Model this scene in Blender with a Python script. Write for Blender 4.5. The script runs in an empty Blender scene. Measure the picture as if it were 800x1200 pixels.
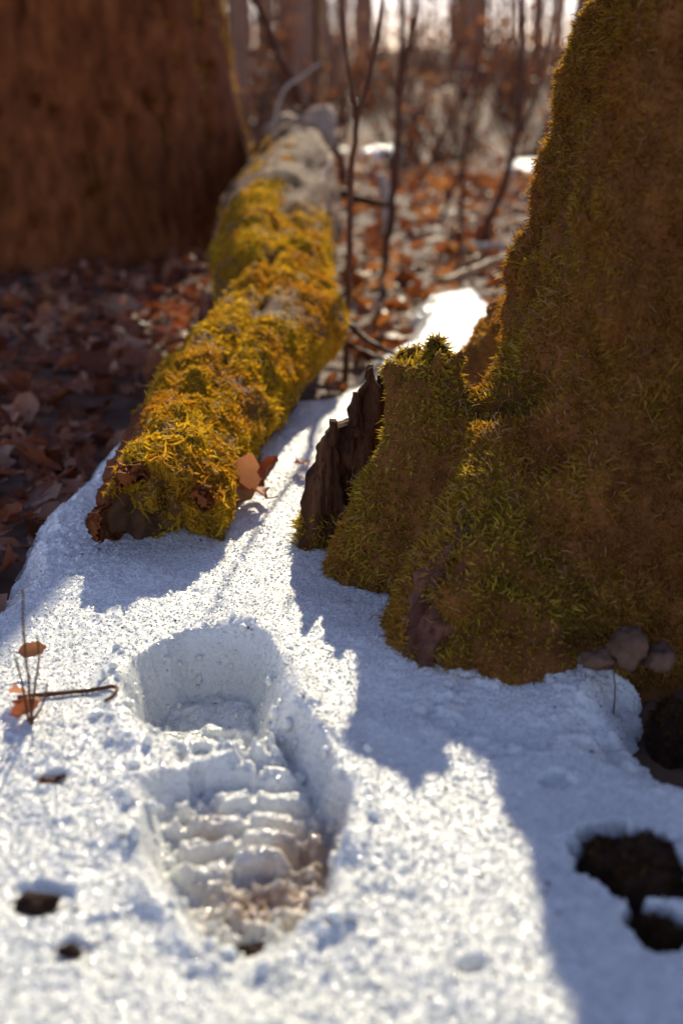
import bpy, math, random
import numpy as np
from mathutils import Vector, Euler

# ------------------------------------------------------------------ camera
S = bpy.context.scene
COL = S.collection
CAM_H, PITCH, LENS = 0.365, math.radians(20.4), 42.0
FP = LENS / 36.0 * 1200.0
SP, CP = math.sin(PITCH), math.cos(PITCH)
cam = bpy.data.cameras.new('camera')
cam.lens = LENS; cam.sensor_fit = 'VERTICAL'; cam.sensor_height = 36.0; cam.sensor_width = 24.0
cam.clip_start = 0.02; cam.clip_end = 1000
cam.dof.use_dof = True; cam.dof.focus_distance = 0.90; cam.dof.aperture_fstop = 4.5
cam_o = bpy.data.objects.new('camera', cam); COL.objects.link(cam_o)
cam_o.location = (0, 0, CAM_H); cam_o.rotation_euler = (math.radians(90) - PITCH, 0, 0)
S.camera = cam_o

# ------------------------------------------------------------------ sky, sun, exposure
SUN_AZ, SUN_EL = math.radians(6.2), math.radians(31.0)
W = bpy.data.worlds.new('World'); S.world = W; W.use_nodes = True
wn = W.node_tree; wn.nodes.clear()
sky = wn.nodes.new('ShaderNodeTexSky'); sky.sky_type = 'NISHITA'; sky.sun_disc = False
sky.sun_elevation = SUN_EL; sky.sun_rotation = SUN_AZ; sky.air_density = 1.0; sky.dust_density = 0.2; sky.altitude = 1200; sky.ozone_density = 1.0
bg = wn.nodes.new('ShaderNodeBackground'); bg.inputs['Strength'].default_value = 0.15
wo = wn.nodes.new('ShaderNodeOutputWorld')
tint = wn.nodes.new('ShaderNodeMix'); tint.data_type = 'RGBA'; tint.blend_type = 'MULTIPLY'; tint.inputs[0].default_value = 1.0
tint.inputs[7].default_value = (1.26, 1.0, 1.06, 1)            # the film's cast on the whole sky
wn.links.new(sky.outputs[0], tint.inputs[6]); wn.links.new(tint.outputs[2], bg.inputs[0]); wn.links.new(bg.outputs[0], wo.inputs[0])
sl = bpy.data.lights.new('sun', 'SUN'); sl.energy = 5.0; sl.angle = math.radians(0.53); sl.color = (1.0, 0.89, 0.66)
so = bpy.data.objects.new('sun', sl); COL.objects.link(so)
SUN = Vector((math.sin(SUN_AZ) * math.cos(SUN_EL), math.cos(SUN_AZ) * math.cos(SUN_EL), math.sin(SUN_EL)))
so.rotation_euler = (-SUN).to_track_quat('-Z', 'Y').to_euler(); so.location = SUN * 20
S.view_settings.view_transform = 'Standard'; S.view_settings.look = 'None'
S.view_settings.gamma = 1.0; S.view_settings.use_curve_mapping = False
S.view_settings.exposure = 0.36
S.render.engine = 'CYCLES'
S.cycles.use_denoising = True; S.cycles.max_bounces = 8; S.cycles.transmission_bounces = 6

rng = np.random.default_rng(7); random.seed(7)

# ------------------------------------------------------------------ helpers
def gp(px, py, z=0.0):
    """place on the level z seen at that spot of the photograph"""
    u, v = (px - 400) / FP, (py - 600) / FP
    zc = (CAM_H - z) / (SP + v * CP)
    return np.array([u * zc, zc * (CP - v * SP), z])
def at(px, py, Y):
    """place at distance Y (along the ground) seen at that spot"""
    u, v = (px - 400) / FP, (py - 600) / FP
    zc = Y / (CP - v * SP)
    return np.array([u * zc, Y, CAM_H - zc * (SP + v * CP)])

def h3(ix, iy, iz):
    n = (ix.astype(np.int64) * 374761393 + iy.astype(np.int64) * 668265263 + iz.astype(np.int64) * 2147483647) & 0xffffffff
    n = ((n ^ (n >> 13)) * 1274126177) & 0xffffffff
    n = ((n ^ (n >> 16)) * 2246822519) & 0xffffffff
    return ((n ^ (n >> 15)) & 0xffffff) / float(0xffffff)
def vn(x, y, z=0.0):
    x, y, z = np.broadcast_arrays(np.asarray(x, float), np.asarray(y, float), np.asarray(z, float))
    fx, fy, fz = np.floor(x), np.floor(y), np.floor(z)
    tx, ty, tz = x - fx, y - fy, z - fz
    tx = tx * tx * (3 - 2 * tx); ty = ty * ty * (3 - 2 * ty); tz = tz * tz * (3 - 2 * tz)
    r = 0
    for a in (0, 1):
        for b in (0, 1):
            for c in (0, 1):
                w = (tx if a else 1 - tx) * (ty if b else 1 - ty) * (tz if c else 1 - tz)
                r = r + w * h3(fx + a, fy + b, fz + c)
    return r * 2 - 1
def fbm(x, y, z=0.0, o=4, g=0.5):
    r, a, t = 0, 1.0, 0.0
    for i in range(o):
        r = r + a * vn(x * 2.03 ** i + 17.3 * i, y * 2.03 ** i + 5.1 * i, np.asarray(z) * 2.03 ** i + 9.7 * i); t += a; a *= g
    return r / t
def sst(a, b, x):
    t = np.clip((x - a) / (b - a), 0, 1); return t * t * (3 - 2 * t)
def sdf_poly(P, X, Y):
    """signed distance to a closed outline, positive inside"""
    d = np.full(X.shape, 1e9); ins = np.zeros(X.shape, bool)
    for i in range(len(P)):
        ax, ay = P[i][0], P[i][1]; bx, by = P[(i + 1) % len(P)][0], P[(i + 1) % len(P)][1]
        ex, ey = bx - ax, by - ay
        t = np.clip(((X - ax) * ex + (Y - ay) * ey) / (ex * ex + ey * ey + 1e-12), 0, 1)
        d = np.minimum(d, (X - ax - t * ex) ** 2 + (Y - ay - t * ey) ** 2)
        c = ((ay > Y) != (by > Y)) & (X < (bx - ax) * (Y - ay) / (by - ay + 1e-12) + ax)
        ins ^= c
    return np.where(ins, 1, -1) * np.sqrt(d)
def chaikin(P, n=3):
    P = np.array(P, float)
    for _ in range(n):
        Q = np.roll(P, -1, 0)
        P = np.stack([P * .75 + Q * .25, P * .25 + Q * .75], 1).reshape(-1, P.shape[1])
    return P

def mesh_np(name, V, faces, smooth=True, attr=None):
    """V (n,3); faces: list of (m,k) index arrays"""
    me = bpy.data.meshes.new(name)
    V = np.ascontiguousarray(V, np.float32)
    faces = [np.asarray(f, np.int32) for f in faces if len(f)]
    me.vertices.add(len(V)); me.vertices.foreach_set('co', V.ravel())
    li = np.concatenate([f.ravel() for f in faces])
    tot = np.concatenate([np.full(len(f), f.shape[1], np.int32) for f in faces])
    st = np.concatenate([[0], np.cumsum(tot)[:-1]]).astype(np.int32)
    me.loops.add(len(li)); me.loops.foreach_set('vertex_index', li)
    me.polygons.add(len(tot)); me.polygons.foreach_set('loop_start', st)
    if smooth: me.polygons.foreach_set('use_smooth', np.ones(len(tot), bool))
    for k, v in (attr or {}).items():
        a = me.attributes.new(k, 'FLOAT', 'POINT'); a.data.foreach_set('value', np.ascontiguousarray(v, np.float32))
    me.update(calc_edges=True); me.validate()
    return me
def obj(name, me, mat=None, parent=None):
    o = bpy.data.objects.new(name, me); COL.objects.link(o)
    if mat and not len(me.materials): me.materials.append(mat)
    if parent: o.parent = parent
    return o
def tag(o, label, cat, group=None, kind=None):
    if label: o['label'] = label
    if cat: o['category'] = cat
    if group: o['group'] = group
    if kind: o['kind'] = kind
    return o
def thing(name, label, cat, loc=(0, 0, 0), group=None):
    o = bpy.data.objects.new(name, None); COL.objects.link(o); o.location = loc; o.empty_display_size = 0.05
    return tag(o, label, cat, group)
def grid_faces(nr, nc, wrap=False):
    r = np.arange(nr - 1)[:, None]; c = np.arange(nc if wrap else nc - 1)[None]
    a = r * nc + c; b = r * nc + (c + 1) % nc
    return np.stack([a, b, b + nc, a + nc], -1).reshape(-1, 4)
def tube(path, rad, sides=8, wob=0.0, seed=0):
    """tapered tube with closed ends -> V, [quads, tris]"""
    P = np.asarray(path, float); n = len(P); rad = np.asarray(rad, float) * np.ones(n)
    T = np.gradient(P, axis=0); T /= np.linalg.norm(T, axis=1)[:, None] + 1e-12
    ref = np.array([0, 0, 1.0]) if abs(T[0, 2]) < .8 else np.array([1.0, 0, 0])
    A = np.cross(T, ref); A /= np.linalg.norm(A, axis=1)[:, None] + 1e-12
    B = np.cross(T, A)
    th = np.linspace(0, 2 * np.pi, sides, endpoint=False)
    c, s = np.cos(th), np.sin(th)
    R = rad[:, None] * np.ones((1, sides))
    if wob: R = R * (1 + wob * vn(np.arange(n)[:, None] * .7 + seed * 13.1, c[None] * 1.5, s[None] * 1.5))
    V = P[:, None] + R[..., None] * (A[:, None] * c[None, :, None] + B[:, None] * s[None, :, None])
    V = np.concatenate([V.reshape(-1, 3), P[:1], P[-1:]])
    q = grid_faces(n, sides, True); i = np.arange(sides); k = (i + 1) % sides
    t0 = np.stack([i * 0 + n * sides, k, i], 1); t1 = np.stack([i * 0 + n * sides + 1, (n - 1) * sides + i, (n - 1) * sides + k], 1)
    return V, q, np.concatenate([t0, t1])
def join(parts):
    V, Q, T, o = [], [], [], 0
    for v, q, t in parts:
        V.append(v); Q.append(q + o); T.append(t + o); o += len(v)
    return np.concatenate(V), [np.concatenate(Q), np.concatenate(T)]
def bez(pts, n=12):
    P = np.asarray(pts, float); t = np.linspace(0, len(P) - 1, n); i = np.clip(t.astype(int), 0, len(P) - 2); f = (t - i)[:, None]
    p0, p1, p2, p3 = P[np.clip(i - 1, 0, None)], P[i], P[i + 1], P[np.clip(i + 2, None, len(P) - 1)]
    return .5 * (2 * p1 + (p2 - p0) * f + (2 * p0 - 5 * p1 + 4 * p2 - p3) * f ** 2 + (3 * p1 - p0 - 3 * p2 + p3) * f ** 3)

# ------------------------------------------------------------------ materials
class NT:
    def __init__(s, name):
        s.m = bpy.data.materials.new(name); s.m.use_nodes = True; s.t = s.m.node_tree; s.t.nodes.clear()
        s.out = s.t.nodes.new('ShaderNodeOutputMaterial')
    def n(s, ty, **kw):
        nd = s.t.nodes.new('ShaderNode' + ty)
        for k, v in kw.items():
            if k in nd.inputs: s.put(nd.inputs[k], v)
            else: setattr(nd, k, v)
        return nd
    def put(s, inp, v):
        if isinstance(v, bpy.types.NodeSocket): s.t.links.new(v, inp)
        else: inp.default_value = v
    def ramp(s, fac, stops):
        r = s.t.nodes.new('ShaderNodeValToRGB'); e = r.color_ramp.elements
        while len(e) < len(stops): e.new(0.5)
        for k, (p, c) in enumerate(stops): e[k].position = p; e[k].color = (*c, 1) if len(c) == 3 else c
        s.put(r.inputs[0], fac); return r.outputs[0]
    def mix(s, fac, a, b, mode='MIX'):
        m = s.t.nodes.new('ShaderNodeMix'); m.data_type = 'RGBA'; m.blend_type = mode
        s.put(m.inputs[0], fac); s.put(m.inputs[6], a if not isinstance(a, tuple) else (*a, 1)); s.put(m.inputs[7], b if not isinstance(b, tuple) else (*b, 1))
        return m.outputs[2]
    def noise(s, scale, detail=4, rough=.55, vec=None):
        n = s.n('TexNoise', Scale=scale, Detail=detail, Roughness=rough)
        if vec: s.t.links.new(vec, n.inputs['Vector'])
        return n
    def pos(s): return s.n('TexCoord').outputs['Object']
    def done(s, sh): s.t.links.new(sh, s.out.inputs['Surface']); return s.m

def mat_snow():
    k = NT('granular_snow'); P = k.pos()
    big = k.noise(14, 4, .6, P); fine = k.noise(420, 3, .7, P)
    vor = k.n('TexVoronoi', Scale=640.0); k.put(vor.inputs['Vector'], P)
    col = k.ramp(big.outputs[0], [(.3, (.68, .70, .67)), (.7, (.80, .81, .77))])
    dirt = k.n('Attribute', attribute_name='dirt')
    dn = k.noise(170, 4, .7, P)
    dm = k.n('Math', operation='MULTIPLY'); k.put(dm.inputs[0], dirt.outputs['Fac']); k.put(dm.inputs[1], k.ramp(dn.outputs[0], [(.28, (0, 0, 0)), (.52, (1, 1, 1))]))
    col = k.mix(dm.outputs[0], col, (.30, .15, .06))
    geo = k.n('NewGeometry')
    sub = k.n('VectorMath', operation='SUBTRACT'); k.put(sub.inputs[0], vor.outputs['Color']); sub.inputs[1].default_value = (.5, .5, .5)
    bump = k.n('Bump', Strength=.4, Distance=.0012); k.put(bump.inputs['Height'], fine.outputs[0])
    def pert(a):
        sc = k.n('VectorMath', operation='SCALE'); k.put(sc.inputs[0], sub.outputs[0]); sc.inputs['Scale'].default_value = a
        ad = k.n('VectorMath', operation='ADD'); k.put(ad.inputs[0], bump.outputs[0]); k.put(ad.inputs[1], sc.outputs[0])
        nm = k.n('VectorMath', operation='NORMALIZE'); k.put(nm.inputs[0], ad.outputs[0]); return nm.outputs[0]
    b = k.n('BsdfPrincipled', Roughness=.45, IOR=1.31)
    k.put(b.inputs['Base Color'], col); k.put(b.inputs['Normal'], pert(.5))
    b.inputs['Subsurface Weight'].default_value = .35; b.inputs['Subsurface Radius'].default_value = (.8, .9, 1.0); b.inputs['Subsurface Scale'].default_value = .006
    b.inputs['Coat Weight'].default_value = 1.0; b.inputs['Coat Roughness'].default_value = .11; b.inputs['Coat IOR'].default_value = 1.31
    k.put(b.inputs['Coat Normal'], pert(1.15))
    return k.done(b.outputs[0])
def mat_soil():
    k = NT('leaf_mould_soil'); P = k.pos()
    n = k.noise(9, 6, .65, P); v = k.n('TexVoronoi', Scale=26.0); k.put(v.inputs['Vector'], P)
    c = k.ramp(n.outputs[0], [(.3, (.045, .024, .013)), (.55, (.12, .062, .032)), (.75, (.24, .13, .07))])
    c = k.mix(.5, c, k.mix(.6, v.outputs['Color'], (.13, .06, .03)), 'MULTIPLY')
    c = k.mix(.45, c, (.15, .078, .042))
    bp = k.n('Bump', Strength=.9, Distance=.02); k.put(bp.inputs['Height'], v.outputs['Distance'])
    b = k.n('BsdfPrincipled', Roughness=.85); k.put(b.inputs['Base Color'], c); k.put(b.inputs['Normal'], bp.outputs[0])
    return k.done(b.outputs[0])
def mat_leaf(name, stops, attr=None, trans=.35):
    k = NT(name); P = k.pos()
    r = k.n('Attribute', attribute_name=attr).outputs['Fac'] if attr else k.n('ObjectInfo').outputs['Random']
    c = k.ramp(r, stops)
    n = k.noise(55, 5, .65, P); c = k.mix(.55, c, k.ramp(n.outputs[0], [(.3, (.45, .42, .40)), (.7, (1.15, 1.1, 1.05))]), 'MULTIPLY')
    b = k.n('BsdfPrincipled', Roughness=.42); k.put(b.inputs['Base Color'], c)
    b.inputs['Specular IOR Level'].default_value = .3
    t = k.n('BsdfTranslucent'); k.put(t.inputs[0], k.mix(1.0, c, (1.0, .62, .32), 'MULTIPLY'))
    bp = k.n('Bump', Strength=.5, Distance=.002); k.put(bp.inputs['Height'], n.outputs[0]); k.put(b.inputs['Normal'], bp.outputs[0])
    m = k.n('MixShader'); m.inputs[0].default_value = trans
    k.t.links.new(b.outputs[0], m.inputs[1]); k.t.links.new(t.outputs[0], m.inputs[2])
    return k.done(m.outputs[0])
def mat_moss(name, a, b_, c_, brown, trans=.45, pscale=14, drift=None):
    k = NT(name); P = k.pos()
    r = k.n('Attribute', attribute_name='rnd').outputs['Fac']
    c = k.ramp(r, [(0, a), (.5, b_), (1, c_)])
    pn = k.noise(pscale, 4, .6, P)
    c = k.mix(k.ramp(pn.outputs[0], [(.42, (0, 0, 0)), (.66, (1, 1, 1))]), c, brown)
    if drift:
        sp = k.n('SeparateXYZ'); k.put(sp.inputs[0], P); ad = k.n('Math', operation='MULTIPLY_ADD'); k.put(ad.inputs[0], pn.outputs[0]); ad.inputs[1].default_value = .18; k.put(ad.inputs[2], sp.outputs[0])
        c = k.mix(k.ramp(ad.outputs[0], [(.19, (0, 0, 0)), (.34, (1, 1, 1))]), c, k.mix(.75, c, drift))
    d = k.n('BsdfPrincipled', Roughness=.6); k.put(d.inputs['Base Color'], c); d.inputs['Specular IOR Level'].default_value = .08
    t = k.n('BsdfTranslucent'); k.put(t.inputs[0], k.mix(1.0, c, (1.25, 1.0, .5), 'MULTIPLY'))
    m = k.n('MixShader'); m.inputs[0].default_value = trans
    k.t.links.new(d.outputs[0], m.inputs[1]); k.t.links.new(t.outputs[0], m.inputs[2])
    return k.done(m.outputs[0])
def mat_wood(name, stops, scale=30, stretch=(1, 1, .15), rough=.8, bump=.6, dist=.004, mossy=None):
    k = NT(name); P = k.pos()
    mp = k.n('Mapping'); k.put(mp.inputs['Vector'], P); mp.inputs['Scale'].default_value = stretch
    n = k.noise(scale, 6, .65, mp.outputs[0]); n2 = k.noise(7, 3, .5, P)
    c = k.ramp(n.outputs[0], stops)
    c = k.mix(.5, c, k.ramp(n2.outputs[0], [(.3, (.55, .5, .48)), (.7, (1.2, 1.15, 1.1))]), 'MULTIPLY')
    if mossy:
        mn = k.noise(180, 3, .6, P); mc = k.ramp(mn.outputs[0], [(.3, mossy[0]), (.7, mossy[1])])
        c = k.mix(k.n('Attribute', attribute_name='mossy').outputs['Fac'], c, mc)
    bp = k.n('Bump', Strength=bump, Distance=dist); k.put(bp.inputs['Height'], n.outputs[0])
    b = k.n('BsdfPrincipled', Roughness=rough); b.inputs['Specular IOR Level'].default_value = .12; k.put(b.inputs['Base Color'], c); k.put(b.inputs['Normal'], bp.outputs[0])
    return k.done(b.outputs[0])

def mat_ice():
    k = NT('ice_grain'); b = k.n('BsdfPrincipled', Roughness=.12, IOR=1.31)
    d = k.n('Attribute', attribute_name='dirt'); k.put(b.inputs['Base Color'], k.mix(d.outputs['Fac'], (.80, .82, .80), (.62, .46, .30)))
    b.inputs['Specular IOR Level'].default_value = .8
    t = k.n('BsdfTranslucent'); t.inputs[0].default_value = (.9, .92, .92, 1)
    m = k.n('MixShader'); m.inputs[0].default_value = .3; k.t.links.new(b.outputs[0], m.inputs[1]); k.t.links.new(t.outputs[0], m.inputs[2])
    return k.done(m.outputs[0])
M_ICE = mat_ice()
M_SNOW = mat_snow(); M_SOIL = mat_soil()
LEAFS = [(0, (.17, .055, .028)), (.3, (.30, .11, .052)), (.55, (.42, .165, .085)), (.8, (.54, .26, .15)), (1, (.68, .42, .28))]
M_LEAF = mat_leaf('dead_leaf', LEAFS); M_LITTER = mat_leaf('leaf_litter', LEAFS, 'rnd')
M_RUSSET = mat_leaf('russet_leaf', [(0, (.14, .055, .025)), (.35, (.25, .095, .035)), (.6, (.33, .15, .06)), (.8, (.42, .24, .12)), (1, (.55, .40, .27))], trans=.4)
M_RUSLIT = mat_leaf('russet_litter', [(0, (.14, .055, .022)), (.35, (.28, .115, .04)), (.6, (.38, .185, .07)), (.8, (.48, .28, .12)), (1, (.60, .42, .24))], 'rnd', trans=.4)
M_BRUSH = mat_leaf('withered_brush_leaf', [(0, (.24, .10, .04)), (.5, (.42, .21, .09)), (1, (.60, .38, .20))], 'rnd', trans=.5)
M_ORANGE = mat_leaf('orange_leaf', [(0, (.62, .15, .02)), (1, (.66, .18, .03))])
M_PALE = mat_leaf('pale_tan_leaf', [(0, (.46, .28, .17)), (1, (.52, .33, .20))])
M_MOSS_LOG = mat_moss('sunlit_gold_moss', (.16, .10, .010), (.54, .37, .018), (.90, .64, .06), (.50, .26, .025), .42)  # same moss as on the tree, with the sun's gold put into the colour
M_MOSS_TREE = mat_moss('shaded_olive_moss', (.11, .075, .010), (.31, .235, .020), (.70, .54, .10), (.40, .19, .040), .45, 9, (.24, .085, .024))  # the log's moss again, its shaded olive tone put into the colour
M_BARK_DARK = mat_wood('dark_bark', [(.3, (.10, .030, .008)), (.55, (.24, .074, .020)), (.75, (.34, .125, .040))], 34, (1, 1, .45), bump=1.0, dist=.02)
M_LOGWOOD = mat_wood('rotten_wood', [(.3, (.055, .028, .014)), (.55, (.16, .085, .045)), (.75, (.30, .19, .11))], 40, (1, .15, 1))
M_LOGMOSS = mat_wood('mossy_rotten_wood', [(.3, (.055, .028, .014)), (.55, (.16, .085, .045)), (.75, (.30, .19, .11))], 40, (1, .15, 1), mossy=((.06, .04, .006), (.20, .13, .015)))
M_PALEWOOD = mat_wood('weathered_grey_wood', [(.3, (.22, .15, .10)), (.6, (.45, .34, .25)), (.8, (.58, .46, .36))], 40, (1, .2, 1))
M_SPLINT = mat_wood('dark_splintered_wood', [(.3, (.020, .009, .005)), (.55, (.085, .034, .016)), (.75, (.17, .078, .036))], 70, (1, 1, .12), bump=1.0, dist=.008)
M_UNDER = mat_wood('mossy_bark', [(.3, (.10, .038, .012)), (.55, (.20, .080, .022)), (.75, (.28, .12, .035))], 60, (1, 1, .5))
M_TWIG = mat_wood('red_brown_twig', [(.3, (.075, .030, .016)), (.7, (.16, .070, .038))], 60, (1, 1, .2), rough=.5)
M_TAN = mat_wood('tan_stem', [(.3, (.30, .17, .07)), (.7, (.48, .30, .15))], 60, (1, 1, .2), rough=.55)
M_PALETW = mat_wood('bleached_twig', [(.3, (.45, .38, .30)), (.7, (.65, .58, .50))], 60, (1, 1, .2))
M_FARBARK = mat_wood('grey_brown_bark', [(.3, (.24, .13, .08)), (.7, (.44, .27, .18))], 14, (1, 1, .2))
M_ROOT = mat_wood('bare_root_wood', [(.3, (.05, .020, .014)), (.55, (.13, .055, .036)), (.75, (.25, .12, .08))], 60, (1, 1, .15), bump=1.0, dist=.006)
M_CHIP = mat_wood('wet_bark', [(.3, (.012, .006, .004)), (.7, (.045, .022, .013))], 60, (1, 1, .4))
M_MOSS_DARK = mat_moss('dark_wet_moss', (.025, .012, .004), (.055, .030, .008), (.10, .06, .015), (.05, .022, .010), .25, 20)
M_STRAND = mat_wood('dry_strand', [(.3, (.22, .11, .05)), (.7, (.42, .25, .12))], 60, (1, 1, 1))
M_STONE = mat_wood('pale_stone', [(.3, (.05, .028, .018)), (.7, (.20, .12, .08))], 40, (1, 1, 1))

# ------------------------------------------------------------------ setting: ground, snow
def g_h(x, y):
    x = np.asarray(x, float); y = np.asarray(y, float)
    return (-.045 + .014 * fbm(x * 3.1, y * 3.1, 0, 3) + .05 * vn(x * .5 + 3, y * .5) * sst(1.6, 4.5, np.hypot(x, y))
            + .045 * np.exp(-((x - .30) / .12) ** 2 - ((y - .66) / .11) ** 2) + .022 * np.clip(y - 6, 0, 60) + .012 * np.clip(np.abs(x) - 4, 0, 40))
def spaced(segs):
    out = []
    for a, b, n in segs: out.append(np.linspace(a, b, n, endpoint=False))
    return np.concatenate(out + [[segs[-1][1]]])
gx = spaced([(-160, -20, 20), (-20, -3, 34), (-3, 3, 120), (3, 20, 34), (20, 160, 20)])
gy = spaced([(-60, -3, 20), (-3, .4, 30), (.4, 5, 110), (5, 20, 50), (20, 220, 40)])
SNOW_PX = [(-260, 800), (-10, 690), (12, 650), (24, 610), (55, 570), (92, 540), (132, 484), (180, 455), (260, 470), (330, 468), (392, 448), (440, 402),
           (478, 382), (474, 350), (500, 336), (577, 331), (600, 372), (640, 420), (760, 520), (800, 620), (690, 690), (690, 735), (740, 752), (778, 774), (770, 808), (752, 835), (768, 868), (810, 893), (900, 950)]
SNOW_P = [tuple(gp(*p)[:2]) for p in SNOW_PX] + [(.62, .25), (.9, -.5), (.5, -1.6), (-.7, -1.5), (-1.0, -.3), (-.75, .35)]
SNOW_P = chaikin(SNOW_P, 2)
X, Y = np.meshgrid(gx, gy)
V = np.stack([X, Y, g_h(X, Y) - .05 * sst(.02, .08, sdf_poly(SNOW_P, X, Y))], -1).reshape(-1, 3)
o = obj('ground', mesh_np('ground', V, [grid_faces(len(gy), len(gx))]), M_SOIL); o['kind'] = 'structure'

# the boot print: outline, heel, sole, toe
HEEL_PX = [(148, 795), (166, 763), (205, 742), (255, 733), (298, 746), (316, 776), (322, 815), (316, 848), (280, 862), (235, 860), (195, 856), (164, 834)]
SOLE_PX = [(300, 830), (336, 834), (366, 862), (390, 902), (399, 945), (392, 985), (374, 1022), (348, 1060), (314, 1094), (270, 1098), (240, 1080), (220, 1042), (188, 1007), (170, 966), (174, 925), (196, 900), (235, 886), (280, 872)]
PRINT_PX = HEEL_PX[:6] + [(325, 825)] + SOLE_PX[2:16] + [(184, 868)] + HEEL_PX[-1:]
PRINT_P, HEEL_P, SOLE_P = [chaikin([tuple(gp(*p)[:2]) for p in q], 2) for q in (PRINT_PX, HEEL_PX, SOLE_PX)]
HOLES = [(742, 1005, .028, .034, .024), (768, 1085, .017, .018, .022), (786, 832, .016, .026, .03), (45, 1046, .018, .012, .0035), (82, 1104, .009, .008, .002),
         (720, 806, .007, .010, .012), (552, 1128, .009, .007, .006), (150, 1098, .022, .026, .0025), (120, 606, .016, .018, .02), (652, 912, .012, .012, .004), (62, 912, .006, .006, .006), (600, 830, .05, .05, .004)]
def print_cut(x, y):
    """depth of the boot print, its rim and its dirt"""
    wob = .0042 * fbm(x * 38, y * 38, 2, 2) + .003
    dh, ds = sdf_poly(HEEL_P, x, y) + wob, sdf_poly(SOLE_P, x, y) + wob
    d = np.maximum(np.maximum(dh, ds), sdf_poly(PRINT_P, x, y) + wob)
    def C(px, py, z=-.026): return gp(px, py, z)[:2]
    h0, t0 = C(238, 770), C(300, 1075)
    ax = (t0 - h0); L = np.hypot(*ax); ax /= L; nx = np.array([-ax[1], ax[0]])        # heel -> toe, and across (positive to the right)
    def UW(px, py):
        c = C(px, py) - h0; return (c @ ax) / L, c @ nx
    u = ((x - h0[0]) * ax[0] + (y - h0[1]) * ax[1]) / L; w = (x - h0[0]) * nx[0] + (y - h0[1]) * nx[1]
    us, ue = UW(290, 898)[0], UW(290, 1016)[0]
    # heel: a bowl, shaded by its far wall
    heel = .047 * sst(-.004, .014, dh) * (1 + .10 * fbm(x * 40, y * 40, 20, 3))
    # sole: slopes in from the arch, steep right wall
    rw = sst(.010, .040, w)
    dp = sdf_poly(PRINT_P, x, y) + wob
    sole = (.026 + .006 * rw) * sst(-.004, .014 - .004 * rw, ds) * np.maximum(np.clip((u - us + .19) / .30, 0, 1), rw)
    depth = np.maximum(np.maximum(heel, sole), (.006 + .014 * rw) * sst(-.004, .016, dp))
    inn = sst(.006, .018, d)
    hl = sst(.010, .022, dh) * sst(us - .02, us - .12, u)
    cr_ = np.maximum(sst(.25, .75, np.sin(w * 175 + u * L * 60 + 1.6 * vn(x * 40, y * 40))), sst(.3, .8, np.sin(u * L * 190 - w * 50 + 1.6 * vn(x * 42, y * 42, 3))))
    tread = hl * .0035 * cr_ * (.4 + .6 * sst(-.3, .4, vn(x * 60, y * 60, 8)))
    # bars across the sole with crisp shoulders, broken into blocks
    so_ = sst(us - .03, us + .03, u) * sst(ue + .07, ue - .01, u) * sst(.005, .012, ds)
    ph = u * L * 2 * np.pi / .0185 + .8 * np.sin(w * 110 + 1) + .7 * vn(x * 36, y * 36, 7)
    bar = sst(-.20, .40, np.sin(ph))
    br = sst(.80, .95, np.sin(w * 2 * np.pi / .034 + 1.2 * np.floor(ph / (2 * np.pi)) ))          # gaps between blocks
    tread = tread + so_ * (.0105 * bar * (1 - .65 * br) * (.8 + .3 * vn(x * 48, y * 48, 11)))
    for px, py, r in [(204, 918, .0095), (184, 962, .0105), (238, 912, .0060), (246, 955, .0065), (250, 992, .0060), (232, 936, .0050), (290, 908, .006), (350, 1000, .009), (352, 960, .005)]:
        c = C(px, py); q = np.hypot((x - c[0]) / r, (y - c[1]) / (r * 1.25)) + .25 * vn(x * 130, y * 130, 5)
        tread = tread - .0080 * sst(1.15, .6, q) * sst(.0, .008, d)
    z = -depth + inn * (tread + .0010 * np.abs(fbm(x * 150, y * 150, 14, 2)) + .0015 * fbm(x * 34, y * 34, 15, 2))
    toe = sst(ue - .04, ue + .06, u) * sst(.004, .016, ds)
    z = z + toe * (.002 + .010 * fbm(x * 95, y * 95, 4, 3))
    z = z + .0014 * fbm(x * 120, y * 120, 16, 3) * np.exp(-((d - .006) / .008) ** 2)
    z = z + .0045 * np.exp(-((d + .010) / .009) ** 2) * (.6 + .7 * vn(x * 45, y * 45, 9))
    p1, p2, p3 = C(365, 1000), C(300, 1055), C(245, 985)
    dirt = np.exp(-(((x - p1[0]) / .024) ** 2 + ((y - p1[1]) / .03) ** 2)) * .8 + np.exp(-(((x - p2[0]) / .030) ** 2 + ((y - p2[1]) / .020) ** 2)) * .9 + np.exp(-(((x - p3[0]) / .016) ** 2 + ((y - p3[1]) / .02) ** 2)) * .45
    return z, d, dirt * sst(-.004, .004, d)
def snow_h(x, y, fine=True):
    sd = sdf_poly(SNOW_P, x, y) + .016 * fbm(x * 16, y * 16, 5, 3) + .005 * vn(x * 90, y * 90, 5)
    edge = np.sqrt(np.clip(sd, 0, .04) / .04)
    base = g_h(x, y) * .25 - .0 + .010 * fbm(x * 7, y * 7, 8, 3) + .011
    z = g_h(x, y) - .012 + (base - g_h(x, y) + .012) * edge - sst(0, -.03, sd) * .05
    if fine:
        z = z + (.0012 * fbm(x * 34, y * 34, 1, 2) + (.0004 + .0007 * sst(-.2, .5, fbm(x * 9, y * 9, 12, 2))) * (vn(x * 150, y * 150, 2) + .7 * vn(x * 330, y * 330, 3))) * sst(0, .02, sd)
    for px, py, rx, ry, dp in HOLES:
        c = gp(px, py)
        q = ((x - c[0]) / rx) ** 2 + ((y - c[1]) / ry) ** 2 + .9 * fbm(x * 60, y * 60, 6, 4)
        z = z - dp * sst(1.15, .55, q)
    pc, pd, dirt = print_cut(x, y)
    z = z + pc * sst(0.0, .03, sd)
    return z, sd, pd, dirt
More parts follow.
